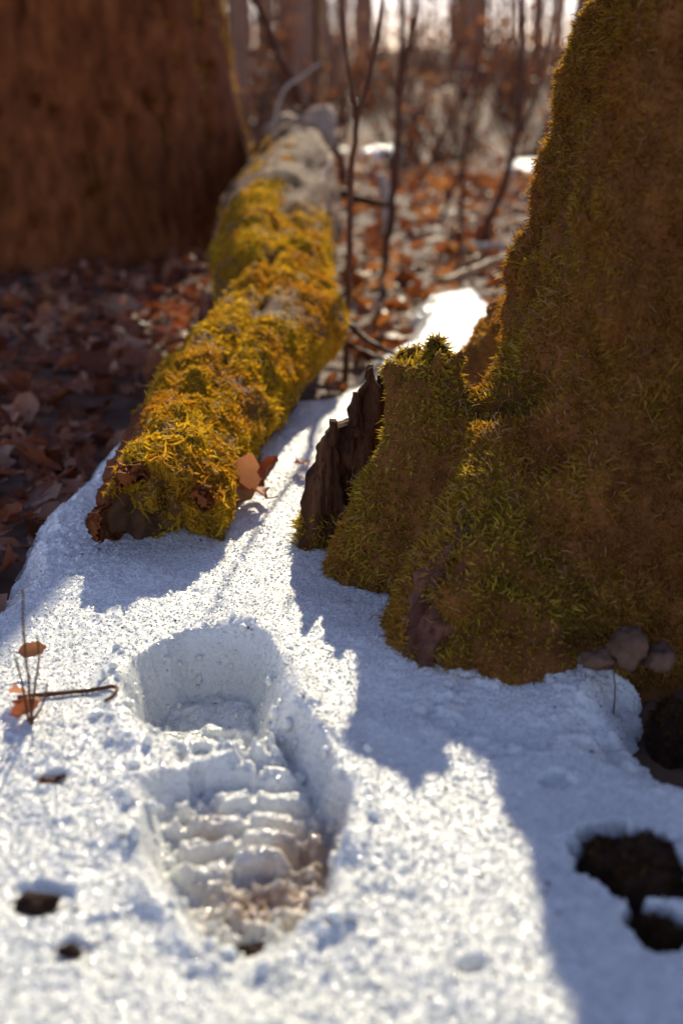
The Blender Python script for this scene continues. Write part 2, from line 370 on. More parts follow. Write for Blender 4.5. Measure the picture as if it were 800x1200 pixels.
sx = spaced([(-1.05, -.33, 60), (-.33, .30, 520), (.30, .95, 55)])
sy = spaced([(-1.7, .30, 50), (.30, .62, 270), (.62, .85, 165), (.85, 1.15, 140), (1.15, 1.75, 110), (1.75, 2.4, 60)])
X, Y = np.meshgrid(sx, sy)
Z, SD, PD, DIRT = snow_h(X, Y)
V = np.stack([X, Y, Z], -1)
dzx = np.gradient(Z, sx, axis=1); dzy = np.gradient(Z, sy, axis=0)
N = np.stack([-dzx, -dzy, np.ones_like(Z)], -1); N /= np.linalg.norm(N, axis=-1, keepdims=True)
F = grid_faces(len(sy), len(sx)); flat = lambda a: a.reshape(-1)
keep = (flat(SD)[F] > -.035).any(1); F = F[keep]
isprint = (flat(PD)[F].mean(1) > -.006)
def submesh(name, F):
    u, inv = np.unique(F, return_inverse=True)
    me = mesh_np(name, V.reshape(-1, 3)[u], [inv.reshape(F.shape)], attr={'dirt': flat(DIRT)[u]})
    me.normals_split_custom_set_from_vertices(N.reshape(-1, 3)[u].astype(np.float32))
    return me
snow = obj('snow', submesh('snow', F[~isprint]), M_SNOW); snow['kind'] = 'structure'
snow['label'] = 'granular melting snow lying between the log and the mossy tree'
bp_ = obj('boot_print', submesh('boot_print', F[isprint]), M_SNOW, snow)
bp_['label'] = 'deep boot print with tread bars and muddy toe pressed into the snow'
def ice_grains(n):
    rg = np.random.default_rng(21)
    y = .33 + 1.1 * rg.random(n * 3) ** 1.5; x = rg.uniform(-.32, .32, n * 3) * (y * .95 + .22) / .62
    w = sdf_poly(SNOW_P, x, y) > .004; x, y = x[w][:n], y[w][:n]; m = len(x)
    ix = np.clip(np.searchsorted(sx, x) - 1, 0, len(sx) - 2); iy = np.clip(np.searchsorted(sy, y) - 1, 0, len(sy) - 2)
    fx = (x - sx[ix]) / (sx[ix + 1] - sx[ix]); fy = (y - sy[iy]) / (sy[iy + 1] - sy[iy])
    z = Z[iy, ix] * (1 - fx) * (1 - fy) + Z[iy, ix + 1] * fx * (1 - fy) + Z[iy + 1, ix] * (1 - fx) * fy + Z[iy + 1, ix + 1] * fx * fy
    dt = DIRT[iy, ix]
    O = np.array([[1, 0, 0], [-1, 0, 0], [0, 1, 0], [0, -1, 0], [0, 0, 1], [0, 0, -1]], float)
    q = rg.normal(size=(m, 4)); q /= np.linalg.norm(q, axis=1)[:, None]; a, b, c, d = q.T
    Rm = np.stack([1 - 2 * (c * c + d * d), 2 * (b * c - a * d), 2 * (b * d + a * c), 2 * (b * c + a * d), 1 - 2 * (b * b + d * d), 2 * (c * d - a * b), 2 * (b * d - a * c), 2 * (c * d + a * b), 1 - 2 * (b * b + c * c)], 1).reshape(m, 3, 3)
    sz = (.00035 + .00085 * rg.random((m, 1, 1)) ** 2) * (.7 + .6 * rg.random((m, 1, 3)))
    Vg = np.einsum('mij,mkj->mki', Rm, O[None] * sz) + np.stack([x, y, z + .0001], 1)[:, None]
    T = np.array([[0, 2, 4], [2, 1, 4], [1, 3, 4], [3, 0, 4], [2, 0, 5], [1, 2, 5], [3, 1, 5], [0, 3, 5]])
    me = mesh_np('ice_grains', Vg.reshape(-1, 3), [(np.arange(m)[:, None, None] * 6 + T[None]).reshape(-1, 3)], False, {'dirt': np.repeat(dt, 6)})
    o = obj('ice_grains', me, M_ICE, snow); o['kind'] = 'stuff'; o['label'] = 'glinting loose ice grains on the snow surface'
ice_grains(80000)
def snow_crumbs(n):
    rg = np.random.default_rng(22); P = PRINT_P[rg.integers(len(PRINT_P), size=n)] + rg.normal(0, .012, (n, 2)); q = rg.random(n) < .35
    c0 = gp(290, 1050)[:2]; P[q] = c0 + rg.normal(0, 1, (q.sum(), 2)) * [.022, .018]
    r_ = rg.random(n) < .25; c1 = gp(245, 850)[:2]; P[r_] = c1 + rg.normal(0, 1, (r_.sum(), 2)) * [.03, .012]
    z, _, _, dt = snow_h(P[:, 0], P[:, 1]); parts, at_ = [], []
    ph = np.linspace(-np.pi / 2, np.pi / 2, 6)[:, None]; t = np.linspace(0, 2 * np.pi, 8, endpoint=False)[None]
    X_ = np.stack([np.cos(ph) * np.cos(t), np.cos(ph) * np.sin(t), np.sin(ph) + 0 * t], -1).reshape(-1, 3); F_ = grid_faces(6, 8, True)
    V = []
    for i in range(n):
        sz = .0010 + .0032 * rg.random() ** 3
        k = 1 + .55 * vn(X_[:, 0] * 1.7 + i * 3.1, X_[:, 1] * 1.7, X_[:, 2] * 1.7)
        V.append(X_ * k[:, None] * sz * rg.uniform(.7, 1.3, 3) + [P[i, 0], P[i, 1], z[i] + sz * .3])
    F = (np.arange(n)[:, None, None] * len(X_) + F_[None]).reshape(-1, 4)
    o = obj('snow_crumbs', mesh_np('snow_crumbs', np.concatenate(V), [F], True, {'dirt': np.repeat(dt, len(X_))}), M_SNOW, snow); o['kind'] = 'stuff'; o['label'] = 'crumbs of snow kicked loose around the boot print'
snow_crumbs(380)
def snow_z(x, y): return float(snow_h(np.array([x]), np.array([y]), False)[0][0])
def top_z(x, y): return max(snow_z(x, y), float(g_h(x, y)))

def small_patch(name, px, py, rx, ry, seed):
    c = gp(px, py, -.03); n = 26
    r = np.linspace(0, 1, 10)[:, None]; th = np.linspace(0, 2 * np.pi, n, endpoint=False)[None]
    R = r * (1 + .35 * vn(np.cos(th) * 1.6 + seed, np.sin(th) * 1.6, 3))
    x = c[0] + rx * R * np.cos(th); y = c[1] + ry * R * np.sin(th)
    z = g_h(x, y) + .07 * np.sqrt(np.clip(1 - r ** 2, 0, 1)) - .02 + .01 * vn(x * 20, y * 20)
    me = mesh_np(name, np.stack([x, y, z + 0 * th], -1).reshape(-1, 3), [grid_faces(10, n, True)], attr={'dirt': np.zeros(10 * n)})
    o = obj(name, me, M_SNOW); o['kind'] = 'structure'; o['label'] = 'small remnant of snow on the leaf litter in the woods'
small_patch('snow_patch', 622, 203, .17, .22, 1)
small_patch('snow_patch', 446, 178, .12, .14, 2)

# ------------------------------------------------------------------ moss
def sample(me, n, rg, mask):
    me.calc_loop_triangles(); t = np.empty(len(me.loop_triangles) * 3, np.int32); me.loop_triangles.foreach_get('vertices', t); t = t.reshape(-1, 3)
    v = np.empty(len(me.vertices) * 3, np.float32); me.vertices.foreach_get('co', v); v = v.reshape(-1, 3)
    nn = np.empty(len(me.vertices) * 3, np.float32); me.vertex_normals.foreach_get('vector', nn); nn = nn.reshape(-1, 3)
    a, b, c = v[t[:, 0]], v[t[:, 1]], v[t[:, 2]]
    A = np.linalg.norm(np.cross(b - a, c - a), axis=1) * mask(((a + b + c) / 3).astype(float), nn[t[:, 0]]); cs = np.cumsum(A)
    i = np.searchsorted(cs, rg.random(n) * cs[-1]); i = np.clip(i, 0, len(t) - 1)
    r1, r2 = rg.random(n), rg.random(n); s = np.sqrt(r1)[:, None]; r2 = r2[:, None]
    P = a[i] * (1 - s) + b[i] * s * (1 - r2) + c[i] * s * r2
    Nn = nn[t[i, 0]] * (1 - s) + nn[t[i, 1]] * s * (1 - r2) + nn[t[i, 2]] * s * r2
    return P.astype(float), Nn / (np.linalg.norm(Nn, axis=1)[:, None] + 1e-9)
def fronds(P, Nn, ln, wd, rg, droop=.3):
    n = len(P); ln = (ln * (.55 + .9 * rg.random(n)))[:, None]; wd = (wd * (.7 + .6 * rg.random(n)))[:, None]
    R = rg.normal(size=(n, 3))
    D = Nn * .75 + R * .50; D /= np.linalg.norm(D, axis=1)[:, None]
    Sd = np.cross(D, rg.normal(size=(n, 3))); Sd /= np.linalg.norm(Sd, axis=1)[:, None] + 1e-9
    B = rg.normal(size=(n, 3)) * .5 + np.array([0, 0, -droop])
    p0 = P - Nn * .001
    m = p0 + D * ln * .5; t = p0 + D * ln * .9 + B * ln * .45
    V = np.stack([p0 - Sd * wd * .35, p0 + Sd * wd * .35, m + Sd * wd * .55 + B * ln * .06, m - Sd * wd * .55 + B * ln * .06, t], 1).reshape(-1, 3)
    k = np.arange(n)[:, None] * 5
    Q = k + np.array([[0, 1, 2, 3]]); T = k + np.array([[3, 2, 4]])
    return V, [Q, T]
def moss(name, me, n, mask, parent, mat, ln, wd, seed, label):
    rg = np.random.default_rng(seed)
    P, Nn = sample(me, n, rg, mask)
    cl = np.clip(.7 * vn(P[:, 0] * 90, P[:, 1] * 90, P[:, 2] * 90) + .7 * vn(P[:, 0] * 32, P[:, 1] * 32, P[:, 2] * 32), -1, 1)
    V, F = fronds(P, Nn, ln * (1 + .45 * cl), wd, rg)
    rnd = np.clip(rg.random(len(P)) * .7 + .3 * (cl * .5 + .5), 0, 1)
    o = obj(name, mesh_np(name, V, F, False, {'rnd': np.repeat(rnd, 5)}), mat, parent); o['kind'] = 'stuff'; o['label'] = label
    return o

# ------------------------------------------------------------------ the mossy tree beside the boot print
def remesh(parts, voxel, smooth):
    V, F = join(parts); me = mesh_np('tmp', V, F)
    o = bpy.data.objects.new('tmp', me); COL.objects.link(o)
    m = o.modifiers.new('r', 'REMESH'); m.mode = 'VOXEL'; m.voxel_size = voxel
    s = o.modifiers.new('s', 'SMOOTH'); s.factor = .5; s.iterations = smooth
    out = bpy.data.meshes.new_from_object(o.evaluated_get(bpy.context.evaluated_depsgraph_get()))
    bpy.data.objects.remove(o); return out
def displace(me, fn):
    n = len(me.vertices); v = np.empty(n * 3, np.float32); me.vertices.foreach_get('co', v); v = v.reshape(-1, 3).astype(float)
    nn = np.empty(n * 3, np.float32); me.vertex_normals.foreach_get('vector', nn); nn = nn.reshape(-1, 3)
    v = v + nn * fn(v, nn)[:, None]; me.vertices.foreach_set('co', v.astype(np.float32).ravel())
    me.polygons.foreach_set('use_smooth', np.ones(len(me.polygons), bool)); me.update()
vol = [
    tube(bez([(.28, .93, -.08), (.29, .905, .08), (.305, .88, .2), (.328, .88, .33), (.375, .88, .62)], 14), np.interp(np.linspace(0, 1, 14), [0, .25, .5, .75, 1], [.205, .183, .168, .158, .146]), 24),
    tube(bez([(.25, .84, .30), (.22, .83, .16), (.185, .80, .02), (.170, .79, -.08)], 10), np.linspace(.055, .112, 10), 16),       # front buttress
    tube(bez([(.31, .82, .34), (.30, .83, .18), (.29, .835, .03), (.29, .835, -.08)], 10), np.linspace(.06, .105, 10), 16),
    tube(bez([(.205, .93, .25), (.172, .91, .155), (.14, .87, .07), (.105, .84, -.06)], 10), np.linspace(.046, .078, 10), 16),     # left buttress
    tube(bez([(.27, 1.0, .22), (.21, 1.12, .135), (.165, 1.3, .03), (.14, 1.43, -.07)], 10), np.linspace(.075, .05, 10), 14),   # back root
    tube(bez([(.062, .868, .170), (.058, .862, .10), (.050, .855, .03), (.044, .85, -.07)], 10), np.interp(np.linspace(0, 1, 10), [0, .3, .7, 1], [.033, .041, .054, .066]), 16),  # broken stub
    tube(bez([(.125, .83, .13), (.105, .765, .03), (.095, .735, -.06)], 8), np.linspace(.035, .094, 8), 14),
]
tr = remesh(vol, .006, 5)
def disp_tree(v, n):
    x, y, z = v.T
    th = np.arctan2(y - .88, x - .30)
    flute = .016 * np.sin(th * 5 + 1.0) * sst(.12, .35, z)
    ridge = .010 * np.abs(vn(th * 6, z * 4, 3))
    jag = .02 * np.clip(vn(x * 70, y * 70, 1), -.3, 1) * sst(.13, .17, z) * sst(.11, .08, x)
    return (flute + ridge - .013 * sst(.30, .12, z)) * sst(.0, .1, z) + .014 * fbm(x * 14, y * 14, z * 14, 3) + .009 * fbm(x * 48, y * 48, z * 48, 3) + .010 * np.abs(vn(x * 28, y * 28, z * 28)) - .004 + jag
displace(tr, disp_tree)
tree = thing('mossy_tree', 'massive moss covered tree trunk with flared roots beside the boot print', 'tree', (0, 0, 0))
trunk = obj('trunk', tr, M_UNDER, tree); trunk['label'] = 'moss covered flared trunk with a broken stub'
def mask_tree(P, Nn):
    x, y, z = P.T
    c = gp(500, 740); c2 = at(515, 720, .70)
    bare = np.exp(-(((x - c2[0] - (z - c2[2]) * .4) / .022) ** 2 + ((z - c2[2]) / .045) ** 2))
    return np.where(z < -.02, 0, 1) * (1 - .0 * bare) * np.clip(.85 + .9 * fbm(x * 22, y * 22, z * 22, 2), .12, 1) * np.where(y > 1.15, .3, 1) * np.where(x > .45, .35, 1) * np.where(z > .5, .3, 1) * np.where(Nn[:, 1] < .25, 1, .35)
moss('moss', tr, 215000, mask_tree, tree, M_MOSS_TREE, .0056, .0014, 3, 'shaggy brown and shade-toned olive moss on the trunk')
def threads(n, seed):
    rg = np.random.default_rng(seed); P, Nn = sample(tr, n, rg, lambda P, N_: mask_tree(P, N_) * sst(-.1, .25, fbm(P[:, 0] * 18, P[:, 1] * 18, P[:, 2] * 18, 2))); parts = []
    for i in range(n):
        d = np.cross(Nn[i], rg.normal(size=3)); d /= np.linalg.norm(d) + 1e-9; l = rg.uniform(.006, .013); o_ = Nn[i] * .0065; b = rg.normal(size=3) * l * .3
        parts.append(tube(bez([P[i], P[i] + d * l * .4 + o_ + b * .5, P[i] + d * l + o_ * .6 + b], 5), [.0003, .00035, .00035, .0003, .0002], 3))
    V, F = join(parts); o = obj('dry_moss_strands', mesh_np('dry_moss_strands', V, F), M_STRAND, tree); o['kind'] = 'stuff'; o['label'] = 'tangled pale dry strands in the moss'
threads(1500, 31)
# upper trunk and limbs, above the picture
up = [tube(bez([(.370, .88, .58), (.46, .93, 1.5), (.55, 1.0, 3.2), (.6, 1.1, 6)], 16), np.linspace(.160, .07, 16), 20, .12, 2)]
obj('upper_trunk', mesh_np('upper_trunk', *join(up)), M_UNDER, tree)
cr = []
for k in range(14):
    a, z0 = random.uniform(0, 6.28), random.uniform(2.6, 5.8); b = np.array([.56, 1.1, z0]); l = random.uniform(.8, 2)
    d = np.array([math.cos(a), math.sin(a), .6]); cr.append(tube(bez([b, b + d * l * .5 + [0, 0, .1], b + d * l], 6), np.linspace(.04, .006, 6), 6))
obj('crown', mesh_np('crown', *join(cr)), M_UNDER, tree)
# dark splinter of bare wood
def slab(outline, Y0, thick, mat, name, parent, lean=0.0, n=70, seed=0):
    """broken slab: outline seen from the front, real thickness, grained faces"""
    O = np.array([at(px, py, Y0) for px, py in outline]); zmin, zmax = O[:, 2].min(), O[:, 2].max()
    zs = np.linspace(zmin, zmax - .001, n); Vs = []
    m = 44
    for z in zs:
        xs = []
        for i in range(len(O)):
            a, b = O[i], O[(i + 1) % len(O)]
            if (a[2] > z) != (b[2] > z): xs.append(a[0] + (b[0] - a[0]) * (z - a[2]) / (b[2] - a[2]))
        x0, x1 = min(xs) + .0035 * vn(z * 150 + seed, 1.5), max(xs) + .003 * vn(z * 170 + seed, 7.5)
        th = np.linspace(0, 2 * np.pi, m, endpoint=False)
        x = (x0 + x1) / 2 + (x1 - x0) / 2 * np.sign(np.cos(th)) * np.abs(np.cos(th)) ** .7
        f = (1 - .7 * (z - zmin) / (zmax - zmin))
        y = Y0 + lean * (z - zmin) + thick * f * np.sign(np.sin(th)) * np.abs(np.sin(th)) ** .7
        g = .0040 * vn(x * 330, y * 330 + seed, z * 9) + .005 * vn(x * 110, y * 110, z * 26 + seed) - .002 * np.abs(vn(x * 500, y * 500, z * 30))
        Vs.append(np.stack([x + g * np.cos(th), y + g * np.sin(th) * 1.6, np.full(m, z)], 1))
    Vs = np.array(Vs); Vs = np.concatenate([Vs.reshape(-1, 3), Vs[:1].mean(1), Vs[-1:].mean(1)])
    i = np.arange(m); k = (i + 1) % m
    T = np.concatenate([np.stack([i * 0 + n * m, k, i], 1), np.stack([i * 0 + n * m + 1, (n - 1) * m + i, (n - 1) * m + k], 1)])
    return obj(name, mesh_np(name, Vs, [grid_faces(n, m, True), T]), mat, parent)
sp_ = slab([(352, 640), (356, 588), (366, 552), (376, 520), (388, 500), (408, 494), (420, 462), (430, 432), (440, 430), (447, 452), (446, 500), (452, 560), (450, 640)], .915, .030, M_SPLINT, 'splinter', tree, .05)
for k_, ol in enumerate([[(374, 600), (378, 545), (383, 508), (387, 492), (392, 510), (398, 550), (404, 600)], [(404, 600), (407, 520), (413, 474), (418, 460), (422, 480), (426, 530), (430, 600)], [(430, 600), (436, 500), (442, 452), (446, 440), (450, 470), (456, 600)]]):
    slab(ol, .895 + .012 * k_, .012, M_SPLINT, 'splinter', tree, .05, 50, 20 + k_)
sp_['label'] = 'bare dark splinter of broken wood'
moss('moss', sp_.data, 2600, lambda P, Nn: sst(.035, -.005, P[:, 2] - .01 * vn(P[:, 0] * 60, 3, P[:, 2] * 60)), tree, M_MOSS_TREE, .0075, .0013, 5, 'moss at the foot of the splinter')
sp2 = slab([(470, 500), (478, 450), (490, 425), (503, 415), (510, 396), (517, 412), (526, 440), (540, 500)], .865, .014, M_SPLINT, 'splinter', tree, .05, 24, 4)
moss('moss', sp2.data, 3000, lambda P, Nn: np.full(len(P), .8), tree, M_MOSS_TREE, .007, .0012, 6, 'moss on the tip of the stub')

er = slab([(468, 800), (472, 765), (482, 735), (498, 700), (520, 668), (545, 648), (562, 646), (556, 690), (538, 735), (520, 765), (512, 800)], .697, .022, M_ROOT, 'exposed_root', tree, .46, 60, 9)
er['label'] = 'bare purplish brown root wood showing through the moss'
moss('moss', er.data, 1500, lambda P, Nn: sst(.0, .5, fbm(P[:, 0] * 60, 2, P[:, 2] * 40, 2) + .3), tree, M_MOSS_TREE, .0055, .0014, 15, 'thin moss over the root wood')
# ------------------------------------------------------------------ the mossy log
log = thing('mossy_log', 'rotten fallen log covered in moss coloured sunlit gold', 'log', (0, 0, 0))
LP = bez([(-.146, .915, .012), (-.143, 1.01, .026), (-.131, 1.16, .040), (-.100, 1.38, .048), (-.092, 1.60, .062), (-.100, 1.88, .082), (-.106, 2.2, .105), (-.105, 2.7, .135), (-.105, 3.05, .15)], 150)
LR = np.interp(LP[:, 1], [.915, .95, 1.02, 1.16, 1.38, 1.60, 1.88, 2.2, 2.7, 3.05], [.050, .050, .050, .055, .062, .076, .094, .102, .095, .07])
m = 110; th = np.linspace(0, 2 * np.pi, m, endpoint=False)
T = np.gradient(LP, axis=0); T /= np.linalg.norm(T, axis=1)[:, None]
A = np.cross(T, [0, 0, 1.0]); A /= np.linalg.norm(A, axis=1)[:, None]; B = np.cross(A, T)
c, s = np.cos(th)[None], np.sin(th)[None]; t = LP[:, 1][:, None]
R = LR[:, None] * (1 + .16 * fbm(c * 1.1, s * 1.1, t * 4.5, 3) + .10 * vn(c * 2.5, s * 2.5, t * 8)) + .007 * fbm(c * 6, s * 6, t * 28, 3)
R = R + .030 * np.exp(-(np.angle(np.exp(1j * (th[None] - .25))) / .5) ** 2 - ((t - 1.46) / .10) ** 2) + .010 * fbm(c * LR[:, None] * 38, s * LR[:, None] * 38, t * 38, 3) - .016 * np.exp(-((t - 1.62 - .06 * c) / .035) ** 2) * sst(-.6, .2, s)
R = R - .016 * np.exp(-((np.angle(np.exp(1j * (th[None] - 1.35 - .25 * np.sin(t * 5)))) / .16) ** 2)) * sst(1.0, 1.15, t) * sst(2.2, 1.7, t)  # a rotted groove along the top
Vl = LP[:, None] + R[..., None] * (A[:, None] * c[..., None] + B[:, None] * s[..., None] * 1.12)
# rotten front end, hollowed
def endcap(ring, cen, dr, depth, k=7):
    out = []
    for j in range(1, k):
        f = 1 - j / (k - 1)
        r_ = cen + (ring - cen) * f + dr * depth * (1 - f ** 2)
        out.append(r_ + (.012 * vn(r_[:, 0] * 90, 1, r_[:, 2] * 90) + .008 * vn(r_[:, 0] * 260, 2, r_[:, 2] * 60))[:, None] * dr)
    return np.array(out)
f_ = endcap(Vl[0], Vl[0].mean(0), -T[0], -.018)[::-1]; b_ = endcap(Vl[-1], Vl[-1].mean(0), T[-1], .03)
VL = np.concatenate([f_, Vl, b_])
lg = mesh_np('wood', VL.reshape(-1, 3), [grid_faces(len(VL), m, True)])
lw = obj('wood', lg, M_LOGMOSS, log)
def ang(P):  # angle round the log: 0 right, pi/2 top
    i = np.clip(np.searchsorted(LP[:, 1], P[:, 1]), 0, 149); d = P - LP[i]
    return np.arctan2((d * B[i]).sum(1), (d * A[i]).sum(1))
def mask_log(P, Nn):
    x, y, z = P.T; a = ang(P)
    top = sst(-.55, .1, np.sin(a)); n = fbm(x * 16, y * 9, z * 16, 3)
    m1 = sst(1.95, 1.68, y + .14 * n) * np.clip(.95 + .9 * n, .05, 1)
    patch = np.clip(sst(.0, .25, n), .0, 1) * sst(1.7, 1.9, y) * sst(.1, .6, -np.cos(a) + .4) * sst(2.9, 2.6, y)
    m_ = np.maximum(m1, patch) * top
    bare = sst(.1, .45, -np.cos(a)) * sst(.8, .45, np.sin(a)) * sst(1.3, 1.08, y + .1 * n)     # bare bark on the left flank
    front = .7 * sst(.945, .91, y) * sst(-.160, -.140, x) * sst(.05, .01, z)
    gap = sst(.05, -.25, fbm(x * 34, y * 30, z * 34, 3)); spot = np.exp(-((y - 1.36) / .05) ** 2 - ((x + .085) / .03) ** 2) * sst(.2, .8, np.sin(a))
    return np.clip(np.maximum(m_ * (1 - bare), front * .75) * (1 - .85 * gap) * (1 - np.clip(spot * 1.3, 0, 1)), 0, 1)
_v = np.empty(len(lg.vertices) * 3, np.float32); lg.vertices.foreach_get('co', _v); _v = _v.reshape(-1, 3).astype(float)
a_ = lg.attributes.new('mossy', 'FLOAT', 'POINT'); a_.data.foreach_set('value', np.clip(mask_log(_v, _v) * 1.2, 0, 1).astype(np.float32))
moss('moss', lg, 165000, lambda P, Nn: mask_log(P, Nn) * np.clip(1.9 / P[:, 1], .6, 2) ** 1.5, log, M_MOSS_LOG, .0070, .0017, 8, 'thick moss on the log, sunlit gold in its colour')
# bark slab on the left flank, grey bare wood and broken stub at the far end
def shell(name, u0, u1, a0, a1, off, mat, seed, cut=.35):
    i0, i1 = int(u0 * 149), int(u1 * 149); n1, n2 = 40, 24
    ii = np.linspace(i0, i1, n1).astype(int); aa = np.linspace(a0, a1, n2); V2 = []
    for sgn in (1, 0):
        for q, i in enumerate(ii):
            rr = np.interp(aa % (2 * np.pi), np.append(th, 2 * np.pi), np.append(R[i], R[i, 0])) + (off if sgn else -.004)
            e = np.minimum(1, 6 * np.minimum(q / (n1 - 1), 1 - q / (n1 - 1))) * np.minimum(1, 6 * np.minimum(np.linspace(0, 1, n2), np.linspace(1, 0, n2)))
            rr = rr - (1 - np.clip(e + cut * vn(aa * 5 + seed, q * .5), 0, 1)) * (.008 if sgn else 0) + (.004 * vn(aa * 22 + seed, q * .35) if sgn else 0)
            V2.append(LP[i] + rr[:, None] * (A[i] * np.cos(aa)[:, None] + B[i] * np.sin(aa)[:, None]))
    V2 = np.array(V2).reshape(-1, 3)
    F1 = grid_faces(n1, n2); F2 = F1[:, ::-1] + n1 * n2
    return obj(name, mesh_np(name, V2, [F1, F2]), mat, log)
for k_, (a0_, a1_, u1_) in enumerate([(1.7, 2.2, .05), (2.7, 3.2, .06), (.5, .95, .04)]):
    sh_ = shell('bark', .0, u1_, a0_, a1_, .006, M_BARK_DARK, 6 + k_, .6); sh_.location = T[0] * -.012 * (1 + k_ % 2)
b1 = shell('bark', .0, .22, 2.25, 3.9, .007, M_BARK_DARK, 1); b1['label'] = 'bare dark bark on the flank'
b2 = shell('bare_wood', .56, .99, .6, 1.9, .006, M_PALEWOOD, 2); b2['label'] = 'bleached grey bare wood at the far end'
for k, (px, py, Yd, l, w_) in enumerate([(332, 150, 3.08, .16, .03), (345, 143, 3.12, .20, .028), (358, 150, 3.06, .14, .03), (326, 172, 3.0, .14, .03), (350, 165, 3.02, .2, .035), (338, 185, 2.95, .13, .03)]):
    c0 = at(px, py, Yd)
    v, q, t3 = tube(bez([c0 + [-.06, .02, -.02], c0, c0 + [.04, -.01, .012 * k % .03], c0 + [.07, -.03, -.03]], 10), np.array([.4, .8, 1, 1, 1, .9, 1, .9, .7, .3]) * w_, 9, .6, k)
    obj('broken_knob', mesh_np('broken_knob', v, [q, t3]), M_LOGWOOD if k % 2 else M_PALEWOOD, log)
v, q, t3 = tube(bez([at(352, 290, 2.9), at(355, 220, 2.95), at(352, 160, 3.0)], 12), np.linspace(.075, .045, 12), 18, .3, 4)
pw = obj('broken_stub', mesh_np('broken_stub', v, [q, t3]), M_PALEWOOD, log); pw['label'] = 'weathered pale stub at the end of the log'

# ------------------------------------------------------------------ the big shaded tree behind
def big_tree(name, label, cx, cy, r0, H, seed, lean=(0, 0)):
    root = thing(name, label, 'tree', (cx, cy, float(g_h(cx, cy))))
    n, m = 170, 220; z = np.concatenate([np.linspace(-.1, 1.2, 130), np.linspace(1.25, H, 40)])[:, None]; t = np.linspace(0, 2 * np.pi, m, endpoint=False)[None]
    c, s = np.cos(t), np.sin(t)
    r = r0 * (1 - .075 * z / 1.0 * (z < 2) - .15 * sst(1.5, H, z)) + r0 * .6 * np.exp(-np.clip(z + .05, 0, 9) / .17) * (.55 + .8 * vn(c * 2.2 + seed, s * 2.2, .5))
    fis = np.abs(vn(c * 9 + seed + .5 * vn(c * 3, s * 3, z * 6), s * 9, z * 4.5)) + .5 * np.abs(vn(c * 20, s * 20 + seed, z * 11))
    r = r + .034 * (sst(.0, .3, fis) - .6) + .012 * fbm(c * 3, s * 3, z * 3, 2)
    V = np.stack([r * c + lean[0] * z, r * s + lean[1] * z, z + 0 * c], -1).reshape(-1, 3)
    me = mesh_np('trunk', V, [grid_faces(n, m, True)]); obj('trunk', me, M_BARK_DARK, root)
    cr = []
    for k in range(16):
        a, z0 = random.uniform(0, 6.28), random.uniform(H * .55, H * .97); b = np.array([lean[0] * z0, lean[1] * z0, z0]); l = random.uniform(1, 2.6)
        d = np.array([math.cos(a), math.sin(a), .7]); cr.append(tube(bez([b, b + d * l * .5 + [0, 0, .2], b + d * l], 6), np.linspace(.09, .01, 6), 6))
    cr.append(tube(bez([(lean[0] * H, lean[1] * H, H - .2), (lean[0] * H, lean[1] * H, H + 2.5)], 6), np.linspace(r0 * .8, .03, 6), 10))
    obj('crown', mesh_np('crown', *join(cr)), M_BARK_DARK, root)
    return root, me
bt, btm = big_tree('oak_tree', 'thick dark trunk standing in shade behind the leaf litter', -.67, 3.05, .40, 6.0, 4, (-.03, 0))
v, q, t3 = tube(bez([(.10, 0, .50), (.30, -.01, .72), (.50, -.02, .98), (.565, -.02, 1.3), (.575, 0, 2.2), (.6, .1, 4.6)], 26), np.interp(np.arange(26), [0, 8, 14, 25], [.13, .14, .15, .06]), 16, .15, 5)  # unseen stem above the frame, added to shade the ground left of the log
obj('added_shade_stem', mesh_np('added_shade_stem', v, [q, t3]), M_BARK_DARK, bt)
moss('moss', btm, 9000, lambda P, Nn: sst(.85, 1.1, Nn[:, 0] + .45 * Nn[:, 1] + .3 * fbm(P[:, 0] * 9, P[:, 1] * 9, P[:, 2] * 6, 2)) * (P[:, 2] < 1.4), bt, M_MOSS_LOG, .011, .003, 12, 'lit strip of moss down the side')

